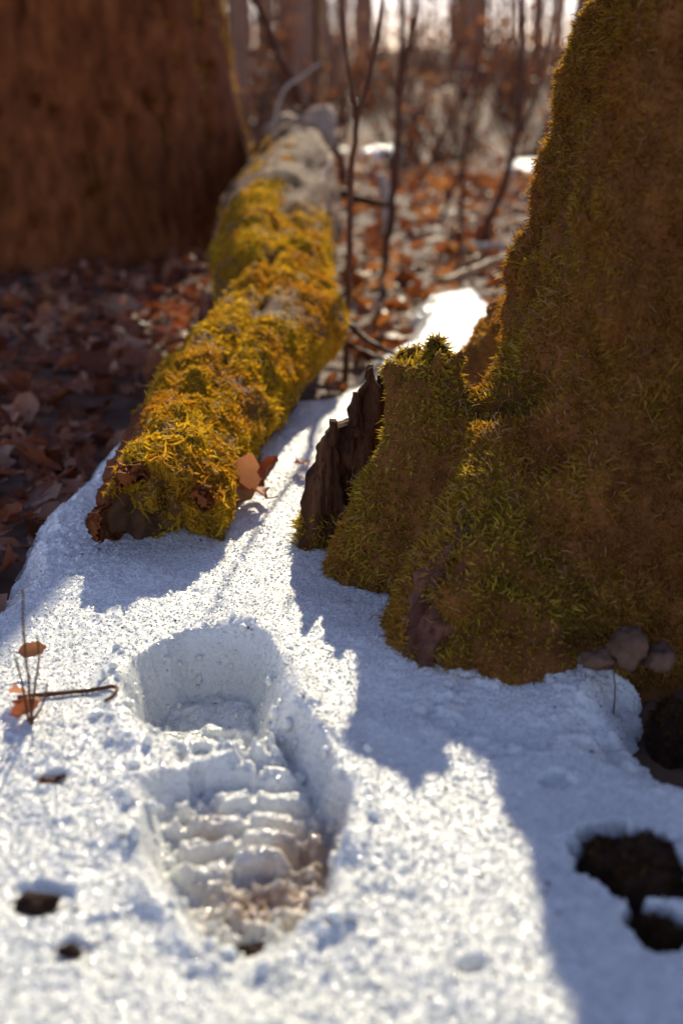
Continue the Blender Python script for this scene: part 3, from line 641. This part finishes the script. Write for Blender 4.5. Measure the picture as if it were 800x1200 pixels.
# ------------------------------------------------------------------ leaves
def leaf_shape(seed, lobes=0, wide=.36, curl=.8, long_curl=.6):
    rg = np.random.default_rng(seed); n = 13 if lobes else 9
    t = np.linspace(0, 1, n); w = wide * np.sin(np.pi * t ** (.75 + .4 * rg.random())) ** .8
    wl, wr = w.copy(), w.copy()
    if lobes:
        wl = w * (.66 + .42 * np.cos(t * np.pi * 2 * lobes + .5)); wr = w * (.66 + .42 * np.cos(t * np.pi * 2 * lobes - .4))
    wl = wl * (1 + .16 * rg.normal(size=n)) + .012; wr = wr * (1 + .16 * rg.normal(size=n)) + .012
    wl[-1] = wr[-1] = .004; wl[0] = wr[0] = .012
    a = long_curl * (t - .3) * 1.4 + np.cumsum(rg.normal(0, .16, n))
    dx = np.cumsum(np.cos(a)) / n; dz = np.cumsum(np.sin(a)) / n
    tw = rg.normal(0, .5) * t; wav = rg.uniform(0, 6.28, 2); V = []
    for i in range(n):
        for sgn in (-1, -.5, 0, .5, 1):
            ww = wl[i] if sgn < 0 else wr[i]
            k = curl * (abs(sgn) ** 1.4) * (1 + .5 * np.sin(t[i] * 9 + wav[0 if sgn < 0 else 1]))
            y = sgn * ww * math.cos(k * .6); z = abs(sgn) * ww * math.sin(k * .6) + .03 * abs(sgn) * np.sin(t[i] * 14 + wav[1] * (1 + sgn))
            y, z = y * math.cos(tw[i]) - z * math.sin(tw[i]), y * math.sin(tw[i]) + z * math.cos(tw[i])
            V.append((dx[i] - .5, y, dz[i] + z + .010 * rg.normal()))
    V = np.array(V); F = grid_faces(n, 5)
    v, q, t3 = tube([(V[2]) + [-.22, .02, .03], V[2] + [-.1, 0, .0], V[2] + [.02, 0, -.004]], [.010, .009, .009], 4)
    return np.concatenate([V, v]), [np.concatenate([F, q + len(V)]), t3 + len(V)]
SHAPES = [leaf_shape(k + 3, [0, 4, 0, 3, 4, 0, 3, 5][k], [.28, .36, .24, .42, .38, .26, .44, .34][k], [.5, .35, .9, .3, .6, 1.3, .4, .7][k], [.4, -.3, .7, .2, -.5, 1.0, .4, -.6][k]) for k in range(8)]
def leaf_meshes(mat):
    out = []
    for v, f in SHAPES:
        me = mesh_np('dead_leaf', v, f); me.materials.append(mat); out.append(me)
    return out
ML, MR = leaf_meshes(M_LEAF), leaf_meshes(M_RUSSET)
def put_leaf(me, loc, size, rot, label, group=None, name='dead_leaf'):
    o = bpy.data.objects.new(name, me); COL.objects.link(o); o.location = loc; o.scale = (size,) * 3; o.rotation_euler = rot
    return tag(o, label, 'leaf', group)
def near_log(x, y):
    return np.abs(x - np.interp(y, LP[:, 1], LP[:, 0])) < np.interp(y, LP[:, 1], LR) * .95 if .90 < y < 3.1 else False
def ok_litter(x, y):
    if sdf_poly(SNOW_P, np.array([x]), np.array([y]))[0] > .002: return False
    if near_log(x, y): return False
    if math.hypot(x + .67, y - 3.05) < .46 or math.hypot(x - .34, y - 1.0) < .25: return False
    return True
def in_view(x, y, m=0.02):
    zc = y * CP + CAM_H * SP; return zc > .1 and abs(x / zc * FP) < 400 + m * FP
LW = ['plain oval', 'deeply lobed', 'narrow curled', 'broad three lobed', 'upturned lobed', 'tightly rolled', 'wide blunt lobed', 'many lobed']
cntL = cntR = 0
while cntL < 140 or cntR < 140:
    y = random.uniform(.75, 4.2); x = random.uniform(-.36, .30) * (y + .2)
    if not (ok_litter(x, y) and in_view(x, y)): continue
    left = x < np.interp(y, LP[:, 1], LP[:, 0])
    if left and y > 2.75: continue
    if left and cntL >= 140 or (not left and (cntR >= 140 or y < 1.2)): continue
    z = float(g_h(x, y)) + random.uniform(.008, .034); sz = random.uniform(.038, .075)
    rot = (random.gauss(0, .45), random.gauss(0, .45), random.uniform(0, 6.28))
    if left:
        cntL += 1; k = random.randrange(8); put_leaf(ML[k], (x, y, z), sz, rot, 'dull %s brown leaf in the shade between log and dark trunk' % LW[k], 'shaded %s leaves beside the log' % LW[k])
    else:
        cntR += 1; k = random.randrange(8); put_leaf(MR[k], (x, y, z + .01), sz * 1.05, rot, '%s russet leaf lying in the sun among saplings beyond the snow' % LW[k], 'sunlit %s leaves among the saplings' % LW[k])
# the rest of the litter, past counting
def litter(name, n, area, smin, smax, mat, label, seed, lod=False, tilt=.5):
    rg = np.random.default_rng(seed); Vs, Qs, Ts, Rn, off = [], [], [], [], 0
    x, y = area(rg, int(n * 1.9)); k = np.ones(len(x), bool)
    near = (y < 2.6) & (np.abs(x) < 1.2); k[near] = sdf_poly(SNOW_P, x[near], y[near]) < .002
    k &= ~((np.abs(x - np.interp(y, LP[:, 1], LP[:, 0])) < np.interp(y, LP[:, 1], LR) * .95) & (y > .90) & (y < 3.1))
    k &= (np.hypot(x + .67, y - 3.05) > .46) & (np.hypot(x - .34, y - 1.0) > .25)
    x, y = x[k][:n], y[k][:n]; z = g_h(x, y) + rg.uniform(.0, .022, len(x))
    for j in range(len(x)):
        v, f = SHAPES[rg.integers(8)]
        if lod: vv, q, t3 = v[[2, 15, 19, 37]], np.array([[0, 1, 3, 2]]), np.zeros((0, 3), int)
        else: vv, q, t3 = v, f[0], f[1]
        M = np.array(Euler((rg.normal(0, tilt), rg.normal(0, tilt), rg.uniform(0, 6.28))).to_matrix())
        w = vv @ M.T * rg.uniform(smin, smax) + [x[j], y[j], z[j]]
        Vs.append(w); Qs.append(q + off); Ts.append(t3 + off); Rn.append(np.full(len(w), rg.random())); off += len(w)
    o = obj(name, mesh_np(name, np.concatenate(Vs), [np.concatenate(Qs), np.concatenate(Ts)], True, {'rnd': np.concatenate(Rn)}), mat)
    return tag(o, label, 'leaf litter', None, 'stuff')
def a_left(rg, n):
    y = rg.uniform(.3, 3.6, n); return rg.uniform(-.5, -.05, n) * (y + .5), y
def a_right(rg, n):
    y = 1.3 + 3.5 * rg.random(n) ** .8; return rg.uniform(-.08, .45, n) * (y + .3), y
def a_far(rg, n):
    y = 4.2 + 24 * rg.random(n) ** 1.6; return rg.uniform(-.5, .55, n) * y, y
def a_side(rg, n):
    return rg.uniform(.5, 2.2, n), rg.uniform(-.8, 2.4, n)
litter('leaf_litter', 2000, a_left, .03, .065, M_LITTER, 'dense carpet of brown leaf litter in the shade of the dark trunk', 1)
litter('leaf_litter', 1700, a_right, .035, .08, M_RUSLIT, 'dense carpet of russet leaf litter beyond the snow', 2)
litter('leaf_litter', 15000, a_far, .04, .085, M_RUSLIT, 'far leaf litter spread under the bare woods', 3, True, .7)
litter('leaf_litter', 700, a_side, .04, .08, M_LITTER, 'leaf litter on the far side of the mossy tree', 4)
# leaves one can single out
def one(px, py, size, rot, shape, mat, label, z=.012, Yd=None):
    v, f = SHAPES[shape]; me = mesh_np('dead_leaf', v, f); me.materials.append(mat)
    p = gp(px, py, .0) if Yd is None else at(px, py, Yd)
    if Yd is None: p[2] = top_z(p[0], p[1]) + z
    return put_leaf(me, p, size, rot, label)
one(148, 566, .030, (.9, .2, .6), 0, M_ORANGE, 'small bright orange leaf propped at the left of the log end', .014)
one(272, 570, .052, (1.1, .3, 1.9), 3, M_PALE, 'pale tan leaf leaning upright against the log end', .03)
one(286, 590, .056, (.5, -.9, 1.2), 0, M_PALE, 'curled pale leaf with a torn tip beside the log end', .022)
one(262, 612, .054, (1.2, -.6, 1.3), 2, M_LEAF, 'rolled brown leaf wedged under the log end', .016)
one(318, 492, .090, (.8, -.25, .9), 5, M_PALE, 'long rosy tan leaf lying along the log by the snow', .03)
one(330, 478, .05, (.3, -.2, .2), 2, M_RUSSET, 'small russet leaf on top of the long rosy leaf', .05)
one(308, 580, .052, (.7, -.5, .9), 5, M_LEAF, 'dark curled leaf sticking up from the snow near the log', .018)
one(290, 596, .060, (.4, .2, 2.4), 7, M_LEAF, 'dark leaf lying flat beneath the pale leaves', .008)
one(352, 556, .030, (.5, .3, 2.0), 7, M_LEAF, 'small brown leaf at the foot of the dark splinter', .008)
one(120, 606, .032, (.2, .4, .4), 5, M_LEAF, 'crumpled dark leaf melted into the snow edge', .012)
one(142, 360, .085, (.5, .35, .5), 3, M_PALE, 'large pale tan leaf catching light in the shaded litter', .04)
one(62, 332, .08, (.6, .2, 2.5), 6, M_PALE, 'pale lobed leaf near the foot of the dark trunk', .03)
one(38, 776, .022, (.8, .2, .6), 0, M_RUSSET, 'russet leaf caught on the dry stems in the snow', .012)
one(392, 432, .06, (1.2, .4, 1.1), 5, M_RUSSET, 'upright russet leaf at the foot of the forked sapling', .03)
one(385, 120 + 290, .05, (.9, .2, 2.1), 3, M_RUSSET, 'russet leaf hanging on the right flank of the log', .04)

# ------------------------------------------------------------------ stones and dark clumps
def blob(name, c, r, mat, label, cat, seed, rough=.25, group=None):
    n, m = 16, 22; ph = np.linspace(-np.pi / 2, np.pi / 2, n)[:, None]; t = np.linspace(0, 2 * np.pi, m, endpoint=False)[None]
    x, y, z = np.cos(ph) * np.cos(t), np.cos(ph) * np.sin(t), np.sin(ph) + 0 * t
    k = 1 + rough * fbm(x * 1.6 + seed * 7, y * 1.6, z * 1.6, 3) + .3 * rough * vn(x * 6, y * 6 + seed, z * 6)
    k = k * (1 - .22 * rough * np.abs(vn(x * 2.2 + seed, y * 2.2, z * 2.2)) * 2)
    V = np.stack([x * k * r[0], y * k * r[1], z * k * r[2]], -1).reshape(-1, 3)
    o = obj(name, mesh_np(name, V, [grid_faces(n, m, True)]), mat); o.location = c
    return tag(o, label, cat, group)
c = at(738, 758, .668); blob('stone', tuple(c), (.012, .012, .013), M_STONE, 'pale upright stone at the snow edge by the tree foot', 'stone', 1, .55)
c = at(697, 772, .668); blob('stone', tuple(c), (.012, .008, .007), M_STONE, 'small flat stone half buried against the tree foot', 'stone', 2, .5)
c = at(774, 772, .662); blob('stone', tuple(c), (.010, .010, .009), M_STONE, 'dull round stone next to the pale upright stone', 'stone', 3, .55)
def clump(px, py, r, label, seed):
    c = gp(px, py); o = blob('moss_clump', (c[0], c[1], -.026), r, M_CHIP, label, 'moss', seed, .4)
    moss('moss', o.data, 1500, lambda P, Nn: sst(-.2, .3, Nn[:, 2]) * .9, o, M_MOSS_DARK, .005, .0012, 40 + seed, 'short dark moss')
clump(746, 1005, (.032, .036, .034), 'broad dark mossy clump showing through a hole in the snow', 4)
clump(772, 1085, (.019, .020, .028), 'small dark mossy clump in the little hole below the broad clump', 5)
clump(792, 832, (.015, .022, .030), 'dark mossy clump under the snow lip near the stones', 6)
for px, py, s_, lb, sd_ in [(45, 1048, .009, 'dark scrap of bark sunk in the snow beside the boot toe', 7), (82, 1106, .005, 'tiny dark crumb of bark in a pit in the snow', 8), (300, 1052, .010, 'dark wet bark chip in the muddy toe of the boot print', 9)]:
    c = gp(px, py); z = snow_z(c[0], c[1])
    blob('bark_chip', (c[0], c[1], z + .002), (s_ * 1.2, s_ * .8, s_ * .5), M_CHIP, lb, 'bark', sd_, .5)

rg_ = np.random.default_rng(77); parts_ = []
y_ = rg_.uniform(.40, 1.15, 150); x_ = rg_.uniform(-.30, .28, 150) * (y_ + .3); z_, sd_, _, _ = snow_h(x_, y_)
for x, y, z in zip(x_[sd_ > .015], y_[sd_ > .015], z_[sd_ > .015]):
    d = rg_.normal(size=3) * [1, 1, .3]; d /= np.linalg.norm(d); l = rg_.uniform(.0012, .004); c = np.array([x, y, z + .0006])
    parts_.append(tube([c - d * l * .5, c, c + d * l * .5], np.array([.5, 1, .4]) * rg_.uniform(.0003, .0008), 5))
V_, F_ = join(parts_); o = obj('bark_crumbs', mesh_np('bark_crumbs', V_, F_, False), M_SPLINT); tag(o, 'dark crumbs of bark and needles strewn over the snow', 'crumbs', None, 'stuff')

# ------------------------------------------------------------------ saplings and sticks
def stick(name, label, cat, px_path, Yd, r0, r1, mat, twigs=(), wob=.25, group=None, n=22, ground=True):
    if Yd is None:
        P = [gp(a, b, 0) for a, b in px_path]
        for p in P: p[2] = snow_z(p[0], p[1]) + r0 * 1.2
    else: P = [at(a, b, Yd if np.isscalar(Yd) else Yd[i]) for i, (a, b) in enumerate(px_path)]
    base = P[0].copy()
    root = thing(name, label, cat, tuple(base), group)
    if ground: P = [P[0] + [0, 0, -.05]] + P
    path = bez(P, n) - base; rr = np.linspace(r0, r1, n)
    path += .4 * r0 * np.stack([vn(np.arange(n) * .9 + px_path[0][0], 1.0), vn(np.arange(n) * .9, px_path[0][0] + .5), np.zeros(n)], 1)
    v, q, t3 = tube(path, rr, 9, wob, px_path[0][0]); obj('stem', mesh_np('stem', v, [q, t3]), mat, root)
    for tp, ta, tb in twigs:
        Q = np.array([at(a, b, Yd if np.isscalar(Yd) else Yd[0]) for a, b in tp]) - base
        v, q, t3 = tube(bez(Q, 14), np.linspace(ta, tb, 14), 7, wob, 3); obj('twig', mesh_np('twig', v, [q, t3]), mat, root)
    return root
TOP = -260
stick('forked_sapling', 'slender red brown sapling forking into a Y beside the log', 'sapling', [(404, 445), (408, 330), (410, 230), (417, 140)], 1.62, .0052, .0036, M_TWIG,
      [([(417, 142), (428, 108), (437, 68), (446, 10), (452, -80)], .0034, .0018), ([(417, 142), (411, 100), (404, 50), (399, -20), (398, -100)], .0030, .0016), ([(417, 150), (419, 120), (420, 95)], .0015, .0008)])
stick('sapling', 'dark sapling that splits in two high up behind the forked one', 'sapling', [(452, 300), (460, 240), (466, 160), (467, 110)], 2.5, .0085, .0065, M_TWIG,
      [([(467, 112), (476, 70), (484, 30), (495, -60), (500, TOP)], .0058, .0030), ([(467, 112), (470, 70), (471, 30), (472, -60), (470, TOP)], .0060, .0030)])
stick('sapling', 'curved leaning sapling beyond the snow strip near the mossy tree', 'sapling', [(572, 258), (590, 220), (604, 170), (610, 110), (613, 30), (612, -80), (618, TOP)], 2.9, .0095, .006, M_TWIG, [([(606, 160), (625, 120), (640, 60), (650, -20)], .004, .002)])
stick('sapling', 'thin upright sapling between the split one and the curved one', 'sapling', [(540, 262), (541, 210), (545, 160), (556, 110), (562, 40)], 2.9, .006, .003, M_TWIG, [([(541, 200), (528, 230), (515, 262)], .004, .004)])
stick('sapling', 'thick tan stem rising behind the end of the log', 'sapling', [(372, 180), (372, 130), (376, 80), (375, 27), (378, -60), (376, TOP)], 3.4, .015, .010, M_TAN)
stick('sapling', 'brown stem standing against the thick tan stem', 'sapling', [(368, 180), (367, 130), (369, 80), (369, 27), (366, -80), (362, TOP)], 3.3, .007, .005, M_TWIG)
stick('leaning_pole', 'brown pole leaning across the end of the log', 'branch', [(400, 190), (372, 150), (340, 92), (312, 30), (285, -30), (240, -120)], 3.3, .012, .007, M_TWIG, [([(345, 110), (358, 130), (366, 150)], .012, .014)])
stick('grass_stalk', 'bent pale stalk arching over the log end', 'grass', [(312, 180), (324, 130), (333, 106), (352, 90), (376, 74)], 3.0, .0045, .003, M_PALETW, ground=False)
stick('fallen_branch', 'grey fallen branch lying from the log to the litter', 'branch', [(362, 205), (392, 222), (418, 232), (450, 240)], [2.9, 2.8, 2.7, 2.6], .013, .008, M_LOGWOOD, ground=False)
stick('fallen_branch', 'thin dark branch running from the log past the forked sapling', 'branch', [(362, 340), (395, 368), (430, 398), (466, 418)], [1.75, 1.66, 1.6, 1.56], .0055, .003, M_TWIG, [([(395, 368), (400, 350), (412, 335)], .003, .0015)], ground=False)
stick('fallen_branch', 'crooked dark twig lying under the thin dark branch', 'branch', [(385, 395), (410, 405), (440, 418), (458, 425)], [1.66, 1.6, 1.55, 1.5], .004, .002, M_TWIG, ground=False)
stick('fallen_branch', 'long tan stick lying behind the snow strip', 'branch', [(520, 330), (550, 318), (585, 303), (612, 292)], [2.22, 2.3, 2.4, 2.5], .008, .005, M_TAN, ground=False)
stick('fallen_branch', 'bleached white stick lying behind the tan stick', 'branch', [(542, 290), (575, 288), (605, 287), (628, 286)], [2.75, 2.76, 2.78, 2.8], .009, .006, M_PALETW, ground=False)
stick('wood_chip', 'upright white splinter standing among the sunlit leaves', 'branch', [(452, 245), (450, 225), (447, 203)], 3.2, .012, .014, M_PALETW, n=8)
stick('dry_stem', 'dry grass stem poking up at the snow edge with a leaf', 'stem', [(38, 850), (34, 800), (28, 740), (27, 690)], .622, .0010, .0006, M_TWIG, [([(36, 850), (42, 800), (46, 770), (44, 745)], .0009, .0006), ([(34, 845), (26, 800), (18, 770)], .0009, .0006), ([(36, 848), (50, 826), (56, 800)], .0008, .0005)])
stick('twig', 'thin brown twig with a hooked tip lying on the snow', 'twig', [(22, 818), (60, 815), (100, 812), (132, 813), (137, 821), (124, 832)], None, .0017, .0010, M_TWIG, ground=False)
stick('twig', 'crumpled dry root fibres on the snow above the bark scrap', 'twig', [(48, 918), (60, 910), (70, 906), (76, 914)], None, .0018, .0010, M_TWIG, ground=False)
stick('dry_stem', 'short dry stem standing in a pit near the stones', 'stem', [(720, 812), (719, 795), (720, 778)], .66, .0006, .0004, M_TWIG, n=8)
for k, (px, py) in enumerate([(28, 838), (40, 834), (22, 826), (33, 846)]):
    one(px, py, .017 + .002 * k, (.5 * k, .4, 1.3 * k), [5, 2, 7, 0][k], M_LEAF, ['shredded brown leaf at the foot of the dry stem', 'second shredded leaf tucked under the hooked twig', 'curled leaf scrap at the snow edge behind the dry stem', 'lowest leaf scrap below the hooked twig'][k], .008)

# ------------------------------------------------------------------ woods behind
def bare_tree(seed, H, r0, branches):
    rg = random.Random(seed); lean = rg.uniform(-.03, .03)
    path = np.array([[lean * z + .05 * math.sin(z * .8 + seed), .04 * math.cos(z * .7 + seed), z] for z in np.linspace(-.3, H, 16)])
    t = tube(path, r0 * np.linspace(1.15, .12, 16), 10, .12, seed); cr = []
    for k in range(branches):
        z0 = rg.uniform(H * .22, H * .95); i = z0 / H; b = np.array([lean * z0, 0, z0]); a = rg.uniform(0, 6.28); l = rg.uniform(.5, 1.6) * (1.2 - i)
        d = np.array([math.cos(a), math.sin(a), rg.uniform(.3, 1)]); e = b + d * l
        cr.append(tube(bez([b, b + d * l * .5 + [0, 0, -.05], e], 5), np.linspace(r0 * .3, .006, 5), 5))
        for j in range(2):
            f = b + d * l * rg.uniform(.4, .8); d2 = d + np.array([rg.uniform(-.8, .8), rg.uniform(-.8, .8), rg.uniform(0, .6)])
            cr.append(tube([f, f + d2 * l * .25, f + d2 * l * .45], [.010, .007, .003], 4))
    return mesh_np('trunk', t[0], list(t[1:])), mesh_np('crown', *join(cr))
PROT = [bare_tree(11, 9, .09, 16), bare_tree(12, 11, .14, 18), bare_tree(13, 7, .05, 18), bare_tree(14, 12, .20, 16), bare_tree(15, 6, .035, 16)]
LAB = ['slim bare tree trunk in the blurred woods', 'medium bare tree trunk in the blurred woods', 'thin bare young tree in the blurred woods', 'thick bare tree trunk in the blurred woods', 'very thin bare pole tree in the blurred woods']
for a_, b_ in PROT: a_.materials.append(M_FARBARK); b_.materials.append(M_FARBARK)
cnt = 0
while cnt < 75:
    y = 6 + 30 * random.random() ** 1.1; x = random.uniform(-.34, .34) * y
    lat = abs(x - y * math.tan(SUN_AZ))
    if y < 24 and lat < .75: continue
    k = random.choice([0, 1, 2, 2, 4, 4, 4, 0]) if y > 9 else random.choice([2, 4, 4, 0])
    r = bpy.data.objects.new('bare_tree', None); COL.objects.link(r); r.location = (x, y, float(g_h(x, y))); r.rotation_euler = (0, 0, random.uniform(0, 6.28))
    tag(r, LAB[k], 'tree', ['slim trees in the woods', 'medium trees in the woods', 'thin young trees in the woods', 'thick trees in the woods', 'pole trees in the woods'][k])
    s_ = random.uniform(.8, 1.25)
    for nm, me in (('trunk', PROT[k][0]), ('crown', PROT[k][1])):
        c_ = bpy.data.objects.new(nm, me); COL.objects.link(c_); c_.parent = r; c_.scale = (s_, s_, s_)
    cnt += 1
# undergrowth: bare shrubs that kept some leaves
def shrub(seed):
    rg = random.Random(seed); st, V, Q, off, rn = [], [], [], 0, []
    for k in range(26):
        a = rg.uniform(0, 6.28); l = rg.uniform(.35, .95); d = np.array([math.cos(a) * .5, math.sin(a) * .5, 1.0]); b = np.array([rg.uniform(-.1, .1), rg.uniform(-.1, .1), -.05])
        p = bez([b, b + d * l * .5, b + d * l + [rg.uniform(-.12, .12), rg.uniform(-.12, .12), 0]], 6); st.append(tube(p, np.linspace(.006, .002, 6), 4))
        for j in range(5):
            c_ = p[rg.randint(2, 5)]; M = np.array(Euler((rg.uniform(0, 6), rg.uniform(0, 6), 0)).to_matrix())
            w = (SHAPES[rg.randint(0, 7)][0][[2, 15, 19, 37]] * rg.uniform(.04, .07)) @ M.T + c_
            V.append(w); Q.append(np.array([[0, 1, 3, 2]]) + off); off += 4; rn.append(np.full(4, rg.random()))
    return mesh_np('stems', *join(st)), mesh_np('foliage', np.concatenate(V), [np.concatenate(Q)], False, {'rnd': np.concatenate(rn)})
SH = [shrub(k) for k in (1, 2, 3)]
for a_, b_ in SH: a_.materials.append(M_TWIG); b_.materials.append(M_BRUSH)
for k in range(60):
    y = random.uniform(4.6, 16); x = random.uniform(-.16, .26) * y; p = SH[k % 3]
    r = bpy.data.objects.new('bare_shrub', None); COL.objects.link(r); r.location = (x, y, float(g_h(x, y))); r.rotation_euler = (0, 0, random.uniform(0, 6.28))
    tag(r, 'low twiggy shrub holding withered leaves under the bare woods', 'shrub', 'undergrowth shrubs'); s_ = random.uniform(.5, .85)
    for nm, me in (('stems', p[0]), ('foliage', p[1])):
        c_ = bpy.data.objects.new(nm, me); COL.objects.link(c_); c_.parent = r; c_.scale = (s_, s_, s_)
for k in range(40):
    y = random.uniform(9, 22); x = random.uniform(-.20, .26) * y; p = SH[k % 3]
    r = bpy.data.objects.new('thicket_shrub', None); COL.objects.link(r); r.location = (x, y, float(g_h(x, y))); r.rotation_euler = (0, 0, random.uniform(0, 6.28))
    tag(r, 'tall bare thicket shrub among the tree trunks far back', 'shrub', 'tall thicket shrubs'); s_ = random.uniform(.9, 1.7)
    for nm, me in (('stems', p[0]), ('foliage', p[1])):
        c_ = bpy.data.objects.new(nm, me); COL.objects.link(c_); c_.parent = r; c_.scale = (s_, s_, s_)
# the far wood reads as one mass
far = []; rg = random.Random(5)
for k in range(300):
    y = rg.uniform(34, 90); x = rg.uniform(-.5, .5) * y; z = float(g_h(x, y)); H = rg.uniform(8, 15); r0 = rg.uniform(.04, .12); ln_ = rg.gauss(0, .35)
    far.append(tube([(x, y, z - .3), (x + ln_ * .4, y, z + H * .4), (x + ln_, y, z + H)], [r0, r0 * .8, r0 * .2], 5))
    for j in range(6):
        zz = z + rg.uniform(.3, 4.5); l = rg.uniform(.6, 2.2); a = rg.uniform(0, 6.28)
        far.append(tube([(x, y, zz), (x + math.cos(a) * l, y + math.sin(a) * l, zz + rg.uniform(.1, 1.2))], [r0 * .35, .02], 3))
o = obj('distant_woods', mesh_np('distant_woods', *join(far)), M_FARBARK); tag(o, 'far mass of bare brown woods closing off the view', 'woods', None, 'stuff')
